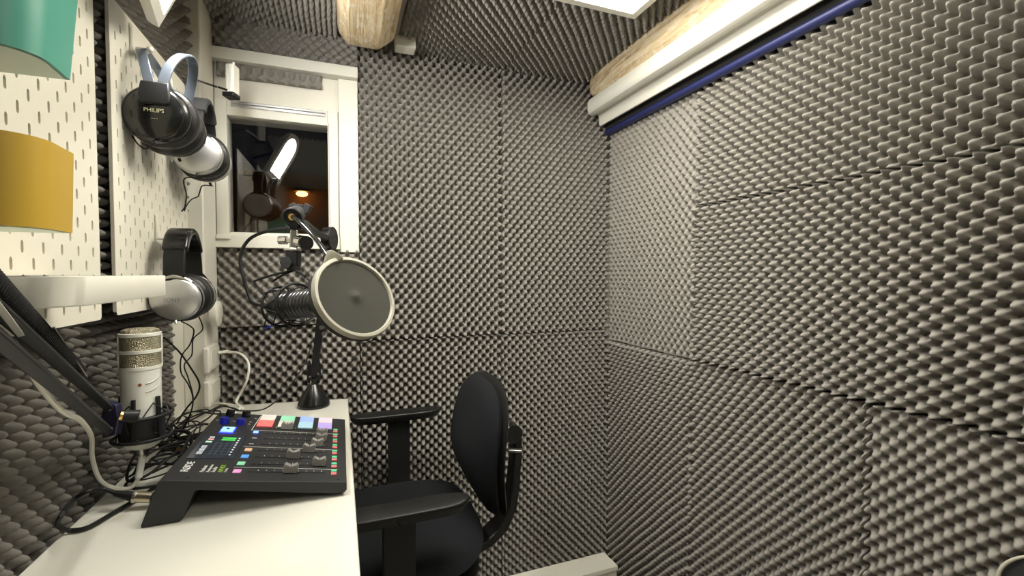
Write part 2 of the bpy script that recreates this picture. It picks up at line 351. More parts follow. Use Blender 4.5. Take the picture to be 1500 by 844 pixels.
# white rail: moulded profile, extruded along the room
def prof_rail(name, P, y0, y1, m, lab, cat):
    return tag(B().prism([(x * 1.088, y1 * 1.10, 1.12 + (z - 1.12) * 1.10) for x, z in P], (0, y0 - y1, 0)).build(name, m, None, .0015, smooth=50), lab, cat)
PR = [(.822, 1.726), (.816, 1.715), (.815, 1.690), (.820, 1.676), (.830, 1.671), (.842, 1.673), (.852, 1.679), (.858, 1.676), (.862, 1.668), (.862, 1.650), (.866, 1.639), (.871, 1.639), (.880, 1.650), (.893, 1.662), (.905, 1.668), (.905, 1.726)]
prof_rail('moulded_rail', PR, -.9, 1.392, WPL, 'long white glossy moulded rail running under the wooden beam', 'rail')
NP = [(.903 + .013 * cos(a), 1.6225 + .0105 * sin(a)) for a in np.linspace(0, 2 * pi, 20, endpoint=False)]
prof_rail('fabric_roll', NP, -.9, 1.400, NAVY, 'dark blue rolled fabric hanging directly below the white rail', 'rolled fabric')
prof_rail('rail_shade_strip', [(.893, 1.66), (.893, 1.630), (.938, 1.630), (.938, 1.73), (.909, 1.73), (.909, 1.66)], -.9, 1.40, BLKM, 'black strip standing in for shade between the white rail and the right wall foam', 'shade strip')  # black strip put in for the shade between rail and roll
tag(B().box((.197, 1.478, 1.845), (.062, .05, .036)).build('junction_box', WPL, None, .004), 'small white box at the ceiling corner beside the short beam end', 'junction box')
# ------------------------------------------------------------------ ceiling LED panel
lp = thing('ceiling_light_panel', 'square white LED ceiling panel shining over the room', 'ceiling light', (.495, .80, 1.83))
fr = B(); a0, a1, b0, b1 = .182, .782, .490, 1.090
for q in ((a0, a1, b0, b0 + .02), (a0, a1, b1 - .02, b1), (a0, a0 + .02, b0 + .02, b1 - .02), (a1 - .02, a1, b0 + .02, b1 - .02)): fr.bx(*q, 1.838, 1.856)
fr.build('frame', WPL, lp, .001); B().bx(a0 + .02, a1 - .02, b0 + .02, b1 - .02, 1.841, 1.846).build('diffuser', LED, lp, smooth=0)
# ------------------------------------------------------------------ lamp on the left (seen again mirrored in the pane)
lamp = thing('desk_lamp', 'flat white lamp head with a glowing face at the top left edge, above the headphones', 'lamp', (-.283, .981, 1.556))
la = V((-.297, .9809, 1.5559)); eu = (V((-.2637, .8355, 1.5314)) - la).normalized(); ln = V((.877, .193, -.438)); ln = (ln - eu * ln.dot(eu)).normalized(); ev = ln.cross(eu)
if ev.z < 0: ev = -ev
def lamp_outline(k, wd=.149, L=.225):
    P = [(k, k), (wd - k, k)]
    for i in range(13):
        a = pi * i / 12; P.append((wd / 2 + (wd / 2 - k) * cos(a), L - .075 + (.075 - k) * sin(a)))
    return P
LO = lambda k, off: [la + eu * x + ev * y + ln * off for x, y in lamp_outline(k)]
B().rings([LO(0, -.018), LO(-.001, -.010), LO(0, 0), LO(.020, .0005), LO(.021, -.004)]).build('lamp_head', WPL, lamp)
B().prism(LO(.0215, -.0035), ln * .002).build('light_face', LAMPF, lamp, smooth=0)
la_c = la + eu * .075 + ev * .11 - ln * .02
B().tube([la_c, la_c - ln * .03, (-.36, la_c.y - .02, 1.635)], .006).build('lamp_arm', BLKMET, lamp)
# ------------------------------------------------------------------ desk
desk = thing('desk', 'white glossy desk along the left wall carrying the mixer', 'desk', (-.18, 1.0, ZF))
dp = [(-.386, -.25), (.0215, -.25), (.0155, 1.454), (-.3385, 1.505), (-.340, 1.41), (-.386, 1.31)]
B().prism([(x, y, .712) for x, y in dp], (0, 0, .028)).build('desktop', DESK, desk, .0025)
for x, y in ((-.36, -.2), (-.03, -.2), (-.03, 1.40), (-.33, 1.40)):
    B().bx(x - .02, x + .02, y - .02, y + .02, ZF, .712).build('leg', WPL, desk, .003)
# ------------------------------------------------------------------ pegboards
XB = -.345
def pegboard(y0, ncol, z0, nrow, ph, label):
    root = thing('pegboard', label, 'pegboard', (XB - .005, y0 + ncol * .01, z0), 'white pegboards on the left wall')
    b = B(); y1 = y0 + ncol * .02 + .02; z1 = z0 + nrow * .04; t = .005; xf, xb = XB, XB - t
    def quad(ya, yb, za, zb): b.add([(xf, ya, za), (xf, yb, za), (xf, yb, zb), (xf, ya, zb)], [(0, 1, 2, 3)])
    r = .006   # rounded board corners
    def strip(ya, yb, k):
        quad(ya, yb, z0 + k, z0 + .010) if k else quad(ya, yb, z0, z0 + .010)
        quad(ya, yb, z1 - .010, z1 - k)
    for ya, yb in ((y0, y0 + .010), (y1 - .010, y1)):
        inner = yb if ya == y0 else ya; outer = ya if ya == y0 else yb; sg = 1 if ya == y0 else -1
        quad(min(outer + sg * 0, inner), max(outer, inner), z0 + r, z1 - r)
        arc = [(outer + sg * (r - r * cos(a)), z0 + r - r * sin(a)) for a in np.linspace(0, pi / 2, 6)] + [(inner, z0), (inner, z0 + r)]
        b.add([(xf, p, q) for p, q in arc], [tuple(range(len(arc)))])
        b.add([(xf, p, z1 + z0 - q) for p, q in arc], [tuple(range(len(arc)))])
    for c in range(ncol):
        ya = y0 + .010 + c * .02; yb = ya + .02; yc = ya + .01
        zs = z0 + ph + (.02 if c % 2 else 0); 
        while zs - .02 > z0 + .001: zs -= .04
        while zs - .02 < z0 - .001: zs += .04
        cur = z0
        while zs + .02 <= z1 + 1e-6:
            if zs - .02 > cur + 1e-6: quad(ya, yb, cur, zs - .02)
            h = [(.0, -.0078), (.0019, -.0065), (.0025, -.004), (.0025, .004), (.0019, .0065), (0, .0078), (-.0019, .0065), (-.0025, .004), (-.0025, -.004), (-.0019, -.0065)]
            o = [(0, -.02), (.01, -.02), (.01, -.004), (.01, .004), (.01, .02), (0, .02), (-.01, .02), (-.01, .004), (-.01, -.004), (-.01, -.02)]
            n = 10; vs = [(xf, yc + p, zs + q) for p, q in h] + [(xf, yc + p, zs + q) for p, q in o] + [(xb, yc + p, zs + q) for p, q in h]
            b.add(vs, [(i, n + i, n + (i + 1) % n, (i + 1) % n) for i in range(n)] + [(i, (i + 1) % n, 2 * n + (i + 1) % n, 2 * n + i) for i in range(n)])
            cur = zs + .02; zs += .04
        if cur < z1 - 1e-6: quad(ya, yb, cur, z1)
    bo = b.build('board', PEGB, root, smooth=0)
    e = B(); e.bx(xb, xf - .0002, y0, y0 + .001, z0 + r, z1 - r); e.bx(xb, xf - .0002, y1 - .001, y1, z0 + r, z1 - r); e.bx(xb, xf - .0002, y0 + r, y1 - r, z0, z0 + .001); e.bx(xb, xf - .0002, y0 + r, y1 - r, z1 - .001, z1)
    e.bx(xb - .0003, xb, y0 + .004, y1 - .004, z0 + .004, z1 - .004)
    e.build('board_back', DARKH, root, smooth=0)
    for yy in (y0 + .04, y1 - .04):
        for zz in (z0 + .03, z1 - .03): B().cyl((-.358, yy, zz), (xb, yy, zz), .010).build('wall_mount', WPL, root)
    return root
pegboard(.510, 17, 1.050, 14, .022, 'white pegboard at the left picture edge holding the green and yellow cups')
pegboard(.920, 18, 1.052, 13, .022, 'white pegboard with three headphones hanging from its hooks')
for y, z, lab in ((.995, 1.513, 'white hook holding the forked black headphones, high on the pegboard'), (1.195, 1.497, 'white hook holding the silver headphones behind the forked pair'), (1.090, 1.190, 'white hook holding the lowest headphones on the pegboard')):
    ln_ = .030 if z > 1.51 else .052
    h = B(); h.tube([(XB - .002, y, z + .045), (XB + .003, y, z + .045), (XB + .004, y, z + .01), (XB + .006, y, z), (XB + ln_ - .008, y, z), (XB + ln_, y, z + .006)], .0024)
    if z > 1.51: h.ball((XB + ln_, y, z + .008), .0055)
    tag(h.build('peg_hook', WPL), lab, 'hook', 'hooks on the headphone pegboard')
# cups and tray on the first pegboard
def peg_cup(y0, y1, z0, z1, xo, m, label, taper=.006):
    def outl(k, t):
        r = .034; P = [(XB + .001, y1 + t - k)]
        P += [(XB + .001, y0 - t + k)] if False else []
        P = [(XB + .001, y0 - t + k)] + [(xo + t - k - r + r * sin(a), y0 - t + k + r - r * cos(a)) for a in np.linspace(0, pi / 2, 9)] + [(xo + t - k - .004, y1 + t - k), (XB + .001, y1 + t - k)]
        return P
    R = []
    for z, t, k in ((z0, 0, 0), (z0 + .001, 0, 0), (z1 - .001, taper, 0), (z1, taper, 0), (z1, taper, .002), (z0 + .003, 0, .002)):
        R.append([V((x, y, z)) for x, y in outl(k, t)])
    root = thing('peg_cup', label, 'storage cup', (XB + .04, (y0 + y1) / 2, z0), 'painted metal cups on the pegboard')
    B().rings(R).build('cup_body', m, root, smooth=30)
    B().prism([(x, y, z0 - .0008) for x, y in outl(.003, 0)], (0, 0, .0012)).build('cup_bottom', mat('cup_bottom_lit', (.62, .72, .6), .4), root, smooth=0, label='underside with whitish light painted in')  # whitish light on the underside is put into this pale colour
peg_cup(.530, .609, 1.322, 1.413, -.258, TEAL, 'teal green metal cup clipped to the pegboard at the upper left edge')
peg_cup(.530, .607, 1.163, 1.246, -.259, YEL, 'mustard yellow metal cup clipped to the pegboard below the teal one', .002)
B().lathe((XB + .03, .84, 1.60), (0, 0, 1), [(.010, 0), (.018, .004), (.020, .03), (.001, .03)])
tr = B()
def toutl(k):
    r = .03; return [(XB + .001, .50 + k)] + [(-.22 - k - r + r * sin(a), .50 + k + r - r * cos(a)) for a in np.linspace(0, pi / 2, 9)] + [(-.22 - k - .004, .741 - k), (XB + .001, .741 - k)]
tr.rings([[V((x, y, z)) for x, y in toutl(k)] for z, k in ((1.0905, .001), (1.092, 0), (1.1175, 0), (1.118, .0004), (1.118, .003), (1.094, .0035))])
tag(tr.build('peg_tray', WPL, None), 'long white tray shelf clipped to the pegboard below the yellow cup', 'shelf')
# ------------------------------------------------------------------ headphones
def headphones(label, X0, yn, yf, zc, ztop, R, style):
    yc = (yn + yf) / 2; root = thing('headphones', label, 'headphones', (X0, yc, zc), 'headphones on the pegboard')
    hw = (yf - yn) / 2
    def arc(x, ks=1.0, n=28, dz=0, t0=0, t1=pi):
        P, N = [], []
        for i in range(n + 1):
            t = t0 + (t1 - t0) * i / n; zb = zc + R * .75
            P.append(V((x(t), yc - (hw + .004) * cos(t) * ks, zb + (ztop - zb) * abs(sin(t)) ** .8 + dz))); N.append(V((0, -cos(t), sin(t) + .05)))
        return P, N
    if style == 'fork':
        for s in (-1, 1):
            b = B(); P, N = arc(lambda t: X0 + .004 + s * (.009 + .026 * sin(t) ** 1.3)); b.strip(P, (1, 0, 0), .017, .004, N); b.build('headband', SILVB, root, .001)
        for sgn, y in ((-1, yn - .004), (1, yf + .004)):
            b = B(); b.rings([[V((X0 + .004 + a * wv, y + sgn * (.003 + o), z)) for a, o in ((-1, -.004), (1, -.004), (1, .003), (-1, .003))] for z, wv, in ((zc + R * .98, .021), (zc + R * .55, .023), (zc + R * .30, .022), (zc + R * .22, .018))])
            b.v = [(x, yy + sgn * (.006 if z < zc + R * .6 else 0), z) for x, yy, z in b.v]
            b.build('yoke', BLK, root, .003)
    else:
        wd = .034 if style == 'plain' else .041
        P, N = arc(lambda t: X0, t0=.55, t1=pi - .55); b = B(); b.strip(P, (1, 0, 0), wd + .004, .013, N); b.build('headband', BLKG if style == 'sony' else BLKM, root, .004, 3)
        P, N = arc(lambda t: X0, t0=0, t1=pi); b = B(); b.strip(P[:8], (1, 0, 0), wd - .004, .005, N[:8]); b.build('band_arm', BLK, root, .001)
        b = B(); b.strip(P[-8:], (1, 0, 0), wd - .004, .005, N[-8:]); b.build('band_arm', BLK, root, .001)
        for y, sgn in ((yn, -1), (yf, 1)):
            b = B(); b.tube([(X0 - R * .75, y - sgn * .006, zc + R * .15), (X0 - R * .55, y, zc + R * .68), (X0, y + sgn * .004, zc + R * .92), (X0 + R * .55, y, zc + R * .68), (X0 + R * .75, y - sgn * .006, zc + R * .15)], .0045); b.build('yoke', STEEL if style == 'sony' else BLK, root)
    for sgn, y in ((-1, yn), (1, yf)):
        ax = V((.10 * (-1 if sgn < 0 else 1), sgn, -.06)); c = V((X0, y, zc))
        sh = B().lathe(c - ax * .020, ax, [(R * .86, 0), (R * .95, .004), (R * .98, .012), (R * .96, .018), (R * .90, .023), (R * .86, .0245), (R * .5, .0285), (R * .01, .030)], 40, sx=1, sy=.94)
        sh.build('ear_cup', BLKG if style == 'fork' else SILV, root, label=None if style == 'fork' else 'silver outer shell')
        cu = B().lathe(c - ax * .020, -ax, [(R * .9, -.003), (R * 1.04, .002), (R * 1.08, .010), (R * 1.05, .020), (R * .92, .027), (R * .70, .028), (R * .55, .018), (R * .5, .012), (.001, .010)], 40, sy=.95)
        cu.build('ear_cushion', LEATH, root)
        if style != 'fork': B().torus(c - ax * .004, ax, R * .93, .0028, sy=.95).build('cup_ring', BLKG if style == 'sony' else STEEL, root)
        elif sgn < 0: B().torus(c + ax * .0035, ax, R * .84, .0014, sy=.94).build('cup_ring', BLK, root)
        B().cyl(c + V((0, 0, -R * .9)), c + V((.002, sgn * .002, -R * 1.02)), .0028).build('cable_socket', CHROME if style == 'sony' else BLK, root)
    return root
hp1 = headphones('large black headphones with a forked grey-blue headband, frontmost on the upper hook', -.298, .955, 1.075, 1.397, 1.524, .053, 'fork')
hp2 = headphones('silver and black headphones hanging behind the forked black pair', -.288, 1.155, 1.255, 1.380, 1.506, .049, 'plain')
hp3 = headphones('silver-cupped headphones with a glossy black band on the lower hook by the tray', -.298, 1.035, 1.145, 1.072, 1.206, .0465, 'sony')
nx = V((-.10, -1, -.06)).normalized(); tx = V((0, 0, 1)).cross(-nx).normalized()
tx = V((1, -.1, -.03)).normalized(); ty = nx.cross(-tx); ty = V((0, -.06, 1)).normalized()
def cup_of(h): return [c for c in h.children if c.name.startswith('ear_cup')][0]
text('logo', 'PHILIPS', .0095, (-.3105, .9440, 1.396), tx, ty, mat('logo_cream', (.62, .60, .40), .5), cup_of(hp1))
text('model_mark', '- - -', .006, (-.2995, .9438, 1.384), tx, ty, mat('logo_cream', (.62, .60, .40), .5), cup_of(hp1))
text('logo', 'SONY', .0105, (-.3135, 1.0240, 1.068), tx, ty, mat('logo_grey', (.25, .25, .25), .5), cup_of(hp3))
# ------------------------------------------------------------------ mixer
mx = thing('audio_mixer', 'black podcast mixing console with coloured pads and faders on the white desk', 'mixer', (-.13, .997, .74))
F0 = V((.0047, .815, .763)); ML = .26456; SD = V((-.2607, 0, .045)) / ML; TD = Y_; ND = V((.045, 0, .2607)) / ML
def m(s, t, h=0): return F0 + SD * s + TD * t + ND * h
prof = [(.0047, .763), (-.256, .808), (-.2625, .8055), (-.2845, .743), (-.2835, .741), (-.236, .741), (-.2315, .745), (-.216, .784), (-.21, .7855), (-.012, .7455), (.001, .7455), (.0047, .749)]
W_ = .358
bb = B().prism([(x, .815, z) for x, z in prof], (0, W_, 0)); bb.build('body', MIXB, mx, .003, 3)
for t in (.03, W_ - .03): B().cyl((-.022, .815 + t, .74), (-.022, .815 + t, .7475), .009).build('rubber_foot', RUB, mx)
def pl(name, s0, s1, t0, t1, h0, h1, mt, par=mx, bev=.0, label=None):
    return B().box(m((s0 + s1) / 2, (t0 + t1) / 2, (h0 + h1) / 2), (abs(s1 - s0), abs(t1 - t0), h1 - h0), (SD, TD, ND)).build(name, mt, par, bev, smooth=30, label=label)
scr = pl('screen', .188, .258, .088, .204, .0, .0012, mat('screen_glass', (.012, .015, .022), .12, coat=.5, emit=(.10, .16, .22), es=.10))
for i in range(2): pl('level_bar', .203, .226, .178 + .010 * i, .184 + .010 * i, .0012, .0016, emis('bar_green', (.08, .75, .10), .8, (.05, .3, .05)), scr, label='green level bar')
pl('status_mark', .240, .248, .190, .196, .0012, .0016, emis('px_white', (.5, .55, .6), .5), scr)
pl('status_mark', .239, .248, .178, .185, .0012, .0016, emis('px_red', (.8, .08, .08), .6), scr)
pl('status_mark', .239, .249, .164, .172, .0012, .0016, emis('px_green', (.1, .6, .15), .6), scr)
text('timer_digits', '00:00:00', .0125, m(.241, .106, .0014), TD, SD, emis('px_grey', (.5, .6, .65), .5), scr)
g = B()
for i in range(5): g.box(m(.2165, .108 + .0135 * i, .0013), (.036, .0006, .0002), (SD, TD, ND))
for i in range(4): g.box(m(.203 + .009 * i, .135, .0013), (.0006, .058, .0002), (SD, TD, ND))
g.build('level_grid', emis('px_dim', (.15, .22, .28), .25, (.05, .06, .08)), scr, smooth=0)
for i in range(8): pl('scale_mark', .196, .199, .104 + .012 * i, .109 + .012 * i, .0012, .0016, emis('px_pale', (.5, .55, .6), .5), scr)
pl('record_button', .215, .240, .222, .256, 0, .0012, emis('glow_blue', (.01, .02, 1), 2.5, (.1, .1, .3)), label='blue glowing button surround')
pl('record_button_cap', .2165, .2385, .225, .253, .0012, .0035, emis('pale_blue', (.25, .55, 1), 1.1, (.3, .5, .8)), bev=.001, label='pale blue lit button')
B().cyl(m(.2275, .240, .0035), m(.2275, .240, .0042), .0032).build('button_dot', BLK, mx)
kb = mat('knob_blue', (.012, .015, .10), .3, emit=(.0, .01, .35), es=.25)
for s, t, mt_ in ((.243, .283, kb), (.212, .281, kb), (.243, .335, BLKG), (.212, .338, BLKG)):
    kn = B().lathe(m(s, t), ND, [(.0085, 0), (.0085, .010), (.0078, .0125), (.001, .0128)], 24).build('volume_knob', mt_, mx)
for s, t in ((.195, .285), (.195, .30), (.188, .325), (.226, .300), (.258, .302)): pl('tick_mark', s, s + .004, t, t + .002, 0, .0003, INKG)
pal = [[(.60, .57, .52), (.28, .62, .42), (.30, .42, .85), (.66, .52, .60)], [(.9, .10, .09), (.58, .57, .50), (.40, .62, .75), (.45, .36, .78)]]
for c in range(4):
    s1 = .181 - .0405 * c; s0 = s1 - .030
    for r_, (t0, t1) in enumerate(((.330, .3685), (.289, .3275))):
        k = pal[r_][c]; red = (r_ == 1 and c == 0)
        pl('sound_pad', s0, s1, t0 - .016, t1 - .016, 0, .003, emis('pad_%d%d' % (c, r_), k, 1.1 if red else .22, k), bev=.001, label=['pale grey', 'green', 'blue', 'pink', 'glowing red', 'white', 'pale cyan', 'violet'][r_ * 4 + c] + ' sound pad')
rows = [.036 + .0325 * i for i in range(8)]
fs = [.092, .048, .094, .069, .056, .050, .050, .121]
cb = [(.75, .30, .58), (.25, .62, .38), (.10, .35, .85), (.68, .42, .25)]
for i, t in enumerate(rows):
    sl = B().box(m(.092, t, .0002), (.112, .0022, .0006), (SD, TD, ND)); sl.build('fader_slot', SEAM, mx, smooth=0)
    pl('status_slot', .149, .157, t - .0016, t + .0016, 0, .0005, SEAM)
    tk = B()
    for k in range(9): tk.box(m(.142 - .0125 * k, t + .0075, .0002), (.0011, .0035 if k % 4 == 0 else .0022, .0003), (SD, TD, ND))
    tk.build('fader_scale', INKG if i % 2 else INK, mx, smooth=0)
    s = fs[i]; fk = B()
    P = [(-.011, .001), (-.0115, .012), (-.009, .0165), (-.003, .0135), (0, .0125), (.003, .0135), (.009, .0165), (.0115, .012), (.011, .001)]
    fk.prism([m(s + a, t - .0055, h) for a, h in P], TD * .011)
    f_ = fk.build('fader_knob', mat('fader_grey', (.27, .26, .24), .35), mx, .0008)
    B().box(m(s, t, .0131), (.0008, .0108, .0008), (SD, TD, ND)).build('knob_line', SEAM, f_, smooth=0)
    for j, (col, nm) in enumerate((((.62, .16, .16), 'red'), ((.10, .48, .26), 'green'))):
        pl('mute_button', .017, .026, t - .009 + .0125 * j, t - .0005 + .0125 * j, 0, .002, emis('mute_' + nm, col, .25, col), bev=.0005, label='small %s button' % nm)
    if i < 4: pl('channel_button', .1665, .1785, t - .006, t + .0075, 0, .002, emis('chan_%d' % i, cb[i], .35, cb[i]), bev=.001, label=['pink', 'green', 'blue', 'orange'][i] + ' channel button')
    elif i < 6: pl('channel_icon', .169, .177, t, t + .003, 0, .0004, INKG)
pl('channel_button', .171, .1805, .229, .2385, 0, .002, emis('led_blue', (.05, .12, 1), 5, (.2, .3, .9)), bev=.001, label='bright blue lit channel button')
for (s0, t0, s1, t1) in ((.186, .247, .015, .244), (.184, .152, .015, .148), (.181, .0545, .015, .0512), (.186, .247, .183, .345)):
    B().bar(m(s0, t0, .0003), m(s1, t1, .0003), .0012, .0005, ND).build('panel_line', INKG, mx, smooth=0)
text('logo', 'RØDE', .0155, m(.2415, .0335, .0002), TD, SD, INK, mx)
for k, (body, sz) in enumerate((('Podcast', .0085), ('Production', .0068), ('Studio', .0085))): text('caption', body, sz, m(.2195 - .0078 * k, .033, .0002), TD, SD, INK, mx)
text('caption', 'APHEX', .0100, m(.1935, .033, .0002), TD, SD, INKGR, mx); text('caption', 'Audio', .0068, m(.1875, .033, .0002), TD, SD, INKG, mx)
for s, t in ((.235, .012), (.10, .010), (.014, .010), (.24, .345)): B().cyl(m(s, t, -.001), m(s, t, .0003), .002, n=12).build('screw', SEAM, mx)
# ------------------------------------------------------------------ white microphone, boom arm
mc = at(209, 656, .77); mz = V((.001, .006, 1)).normalized(); mic = thing('studio_microphone', 'white broadcast microphone with two grille bands standing upright in a black cradle', 'microphone', mc)
mp_ = lambda h: mc + mz * h
B().lathe(mc, mz, [(.001, 0), (.016, .001), (.024, .006), (.0268, .012), (.0275, .03), (.0280, .192), (.0278, .196), (.022, .1955), (.022, .202), (.001, .202)], 48).build('body', WMIC, mic)
for h0 in (.142, .170):
    B().lathe(mp_(h0 - .002), mz, [(.0281, 0), (.0281, .0245)], 48).build('grille', GRILLE, mic)
for h0 in (.136, .1635, .1915):
    B().lathe(mp_(h0), mz, [(.0275, 0), (.0290, .0005), (.0290, .0055), (.0270, .0060)], 48).build('cage_ring', WMIC, mic)
cdir = (CAM - mc); cdir.z = 0; cdir.normalize()
side = V((-cdir.y, cdir.x, 0))
for a in (1.50, -1.50, 2.6, -2.6):
    p = (cdir * cos(a) + side * sin(a)) * .0277; B().bar(mp_(.138) + p, mp_(.194) + p, .004, .004).build('cage_bar', WMIC, mic, .001)
B().lathe(mp_(.196), mz, [(.0270, 0), (.0255, .006), (.020, .0085), (.001, .009)], 40).build('top_grille', GRILLE, mic)
cdir = (CAM - mc); cdir.z = 0; cdir.normalize()
side = V((-cdir.y, cdir.x, 0))
p = mp_(.113) + cdir * .0272 - side * .002; B().cyl(p, p + cdir * .0015, .0027, n=16).build('gold_dot', mat('red_gold', (.35, .12, .06), .3, metal=.7), mic)
for h0 in (.100, .114): 
    B().tube([mp_(h0 + .016 * (1 - cos(k / 6 * 1.1))) + (cdir * cos(.2 + k * .13) + side * sin(.2 + k * .13)) * .0283 for k in range(7)], .0011, 6).build('emblem_curve', mat('mic_grey', (.45, .44, .40), .5), mic)
B().cyl(mp_(0), mp_(-.012), .010, .008).build('connector', STEEL, mic)
sm = thing('shock_mount', 'black elastic cradle clasping the white microphone', 'shock mount', mp_(.02))
B().lathe(mp_(.018), mz, [(.0292, 0), (.0315, .0), (.0315, .040), (.0292, .040)], 40).build('clamp_band', BLK, sm)
B().torus(mp_(.058), mz, .042, .0028).build('ring', BLKMET, sm); B().torus(mp_(.020), mz, .040, .0028).build('ring', BLKMET, sm)
for k in range(6):
    a = k * pi / 3 + .3; e1 = V((cos(a), sin(a), 0)); e2 = V((cos(a + .52), sin(a + .52), 0)); e3 = V((cos(a - .52), sin(a - .52), 0))
    b = B(); b.tube([mp_(.058) + e2 * .042, mp_(.080) + e1 * .031, mp_(.058) + e3 * .042], .0012, 6, False); b.build('elastic_cord', RUB, sm)
    b = B(); b.tube([mp_(.020) + e2 * .040, mp_(.030) + e1 * .0315, mp_(.058) + e1 * .042], .0012, 6, False); b.build('elastic_cord', RUB, sm)
for a in (-.35, .75, 2.4, 4.2):
    q = cdir * cos(a) + side * sin(a); B().bar(mp_(.020) + q * .034, mp_(.090) + q * .031, .006, .005, q).build('cradle_finger', BLK, sm, .001)
B().cyl(at(203, 611, .715), at(181, 610, .705), .011, .0095).build('swivel_knob', BLK, sm); B().cyl(at(182, 610, .705), at(174, 609, .700), .0078, .0078).build('brass_collar', GOLD, sm)
arm = thing('boom_arm', 'black spring boom arm reaching from the left edge to the white microphone', 'microphone arm', at(0, 470, .36))
B().rings([[at(x, y, .700) + FW * dz for x, y in ((157, 588), (174, 592), (178, 612), (174, 636), (155, 641), (150, 620))] for dz in (-.006, .006)]).build('end_bracket', NAVYMET, arm, .0015)
for q in ((160, 598), (160, 629)): B().cyl(at(*q, .690), at(*q, .708), .0042).build('screw', CHROME, arm)
EB = {'u': at(-70, 392, .27), 'l': at(-70, 440, .27)}
B().bar(at(160, 598, .700), EB['u'], .012, .010, FW).build('parallel_bar', BLKMET, arm, .001)
B().bar(at(159, 631, .698), EB['l'], .014, .010, FW).build('parallel_bar', BLKMET, arm, .001)
sp = B(); pa, pb = at(112, 545, .560), at(-78, 352, .262); n = 620; dd = (pb - pa); X, Y, Z = frame(dd)
B().cyl(pa, pb, .0068).build('spring_core', SEAM, arm)
sp.tube([pa + dd * (k / n) + (X * cos(k * 2 * pi / 8) + Y * sin(k * 2 * pi / 8)) * .0092 for k in range(n + 1)], .0011, 5, False); sp.build('spring', BLKMET, arm)
B().bar(at(126, 552, .555), at(78, 480, .45), .0022, .002).build('spring_rod', STEEL, arm)
B().bar(at(29, 489, .36), at(-40, 400, .265), .005, .004, FW).build('grey_rod', mat('rod_grey', (.42, .41, .36), .4), arm)
el = at(-125, 385, .262)
B().rings([[V((el.x, el.y, el.z)) + FW * dz + RT * (.026 * cos(a)) + UP * (.034 * sin(a)) for a in np.linspace(0, 2 * pi, 18, endpoint=False)] for dz in (-.008, .008)]).build('elbow', NAVYMET, arm, .001)
B().bar(el, (-.335, .30, .80), .012, .012).build('lower_arm', BLKMET, arm, .002)
B().bx(-.36, -.31, .275, .325, .7405, .80).build('desk_clamp', BLKMET, arm, .003)
# ------------------------------------------------------------------ second microphone on its arm
base = thing('microphone_stand', 'black jointed microphone stand on a cone foot at the desk end', 'microphone stand', (-.078, 1.40, .74))
B().lathe((-.078, 1.405, .7405), Z_, [(.043, 0), (.044, .004), (.042, .012), (.030, .035), (.018, .055), (.012, .064), (.001, .066)], 40).build('cone_foot', BLKG, base)
B().box(at(461, 592, 1.29), (.022, .002, .005), (RT, FW, UP)).build('foot_label', INKG, base)
jt = at(460, 556, 1.325)
B().cyl((-.078, 1.405, .80), jt, .007).build('post', BLKMET, base)
for s in (-1, 1): B().rings([[at(460 + s * 7, 545, 1.325) + RT * dz + FW * (.012 * cos(a)) + UP * (.034 * sin(a)) for a in np.linspace(0, 2 * pi, 16, endpoint=False)] for dz in (-.0015, .0015)]).build('joint_plate', BLKMET, base)
for q in ((454, 552), (466, 548)): B().cyl(at(*q, 1.31), at(*q, 1.34), .0035).build('screw', CHROME, base)
elb = at(482, 350, 1.20)
B().bar(at(460, 553, 1.322), at(481, 362, 1.205), .020, .010, FW).build('lower_arm', BLKMET, base, .002)
B().cyl(elb + RT * -.010, elb + RT * .012, .031, n=32).build('elbow_disc', BLKG, base); B().torus(elb + RT * .010, RT, .029, .003).build('elbow_rim', BLKMET, base)
fa = at(438, 330, .93)
B().bar(elb, fa, .014, .009, RT).build('upper_arm', BLKMET, base, .001)
B().bar(at(470, 343, 1.16), at(447, 325, .95), .006, .008, UP).build('upper_arm_rod', BLKMET, base, .001)
for q in ((471, 480), (474, 489)): B().cyl(at(*q, 1.27), at(*q, 1.25), .006).build('screw', CHROME, base)
B().cyl(at(409, 352, .915), at(420, 352, .915), .0085).build('silver_knob', CHROME, base); B().bar(at(420, 352, .915), at(440, 354, .915), .010, .010).build('silver_axle', STEEL, base, .001)
B().bar(at(430, 364, .915), at(431, 337, .915), .014, .014).build('silver_block', STEEL, base, .002); B().cyl(at(436, 353, .915), at(447, 355, .91), .0125).build('silver_knob', CHROME, base)
B().cyl(at(447, 356, .905), at(449, 356, .90), .014).build('thumb_wheel', BLKG, base)
B().box(at(429, 366, .915), (.027, .022, .005), (RT, FW, UP)).build('silver_plate', STEEL, base, .001)
sw = B(); sw.box(at(430, 378, .915), (.024, .020, .032), (RT, FW, UP)); sw.build('swivel_block', BLK, base, .002)
B().rings([[at(418 + 9 * cos(a), 385 + 10 * sin(a), .900) + FW * dz for a in np.linspace(0, 2 * pi, 6, endpoint=False)] for dz in (0, .02)]).build('hex_knob', BLKM, base, .001)
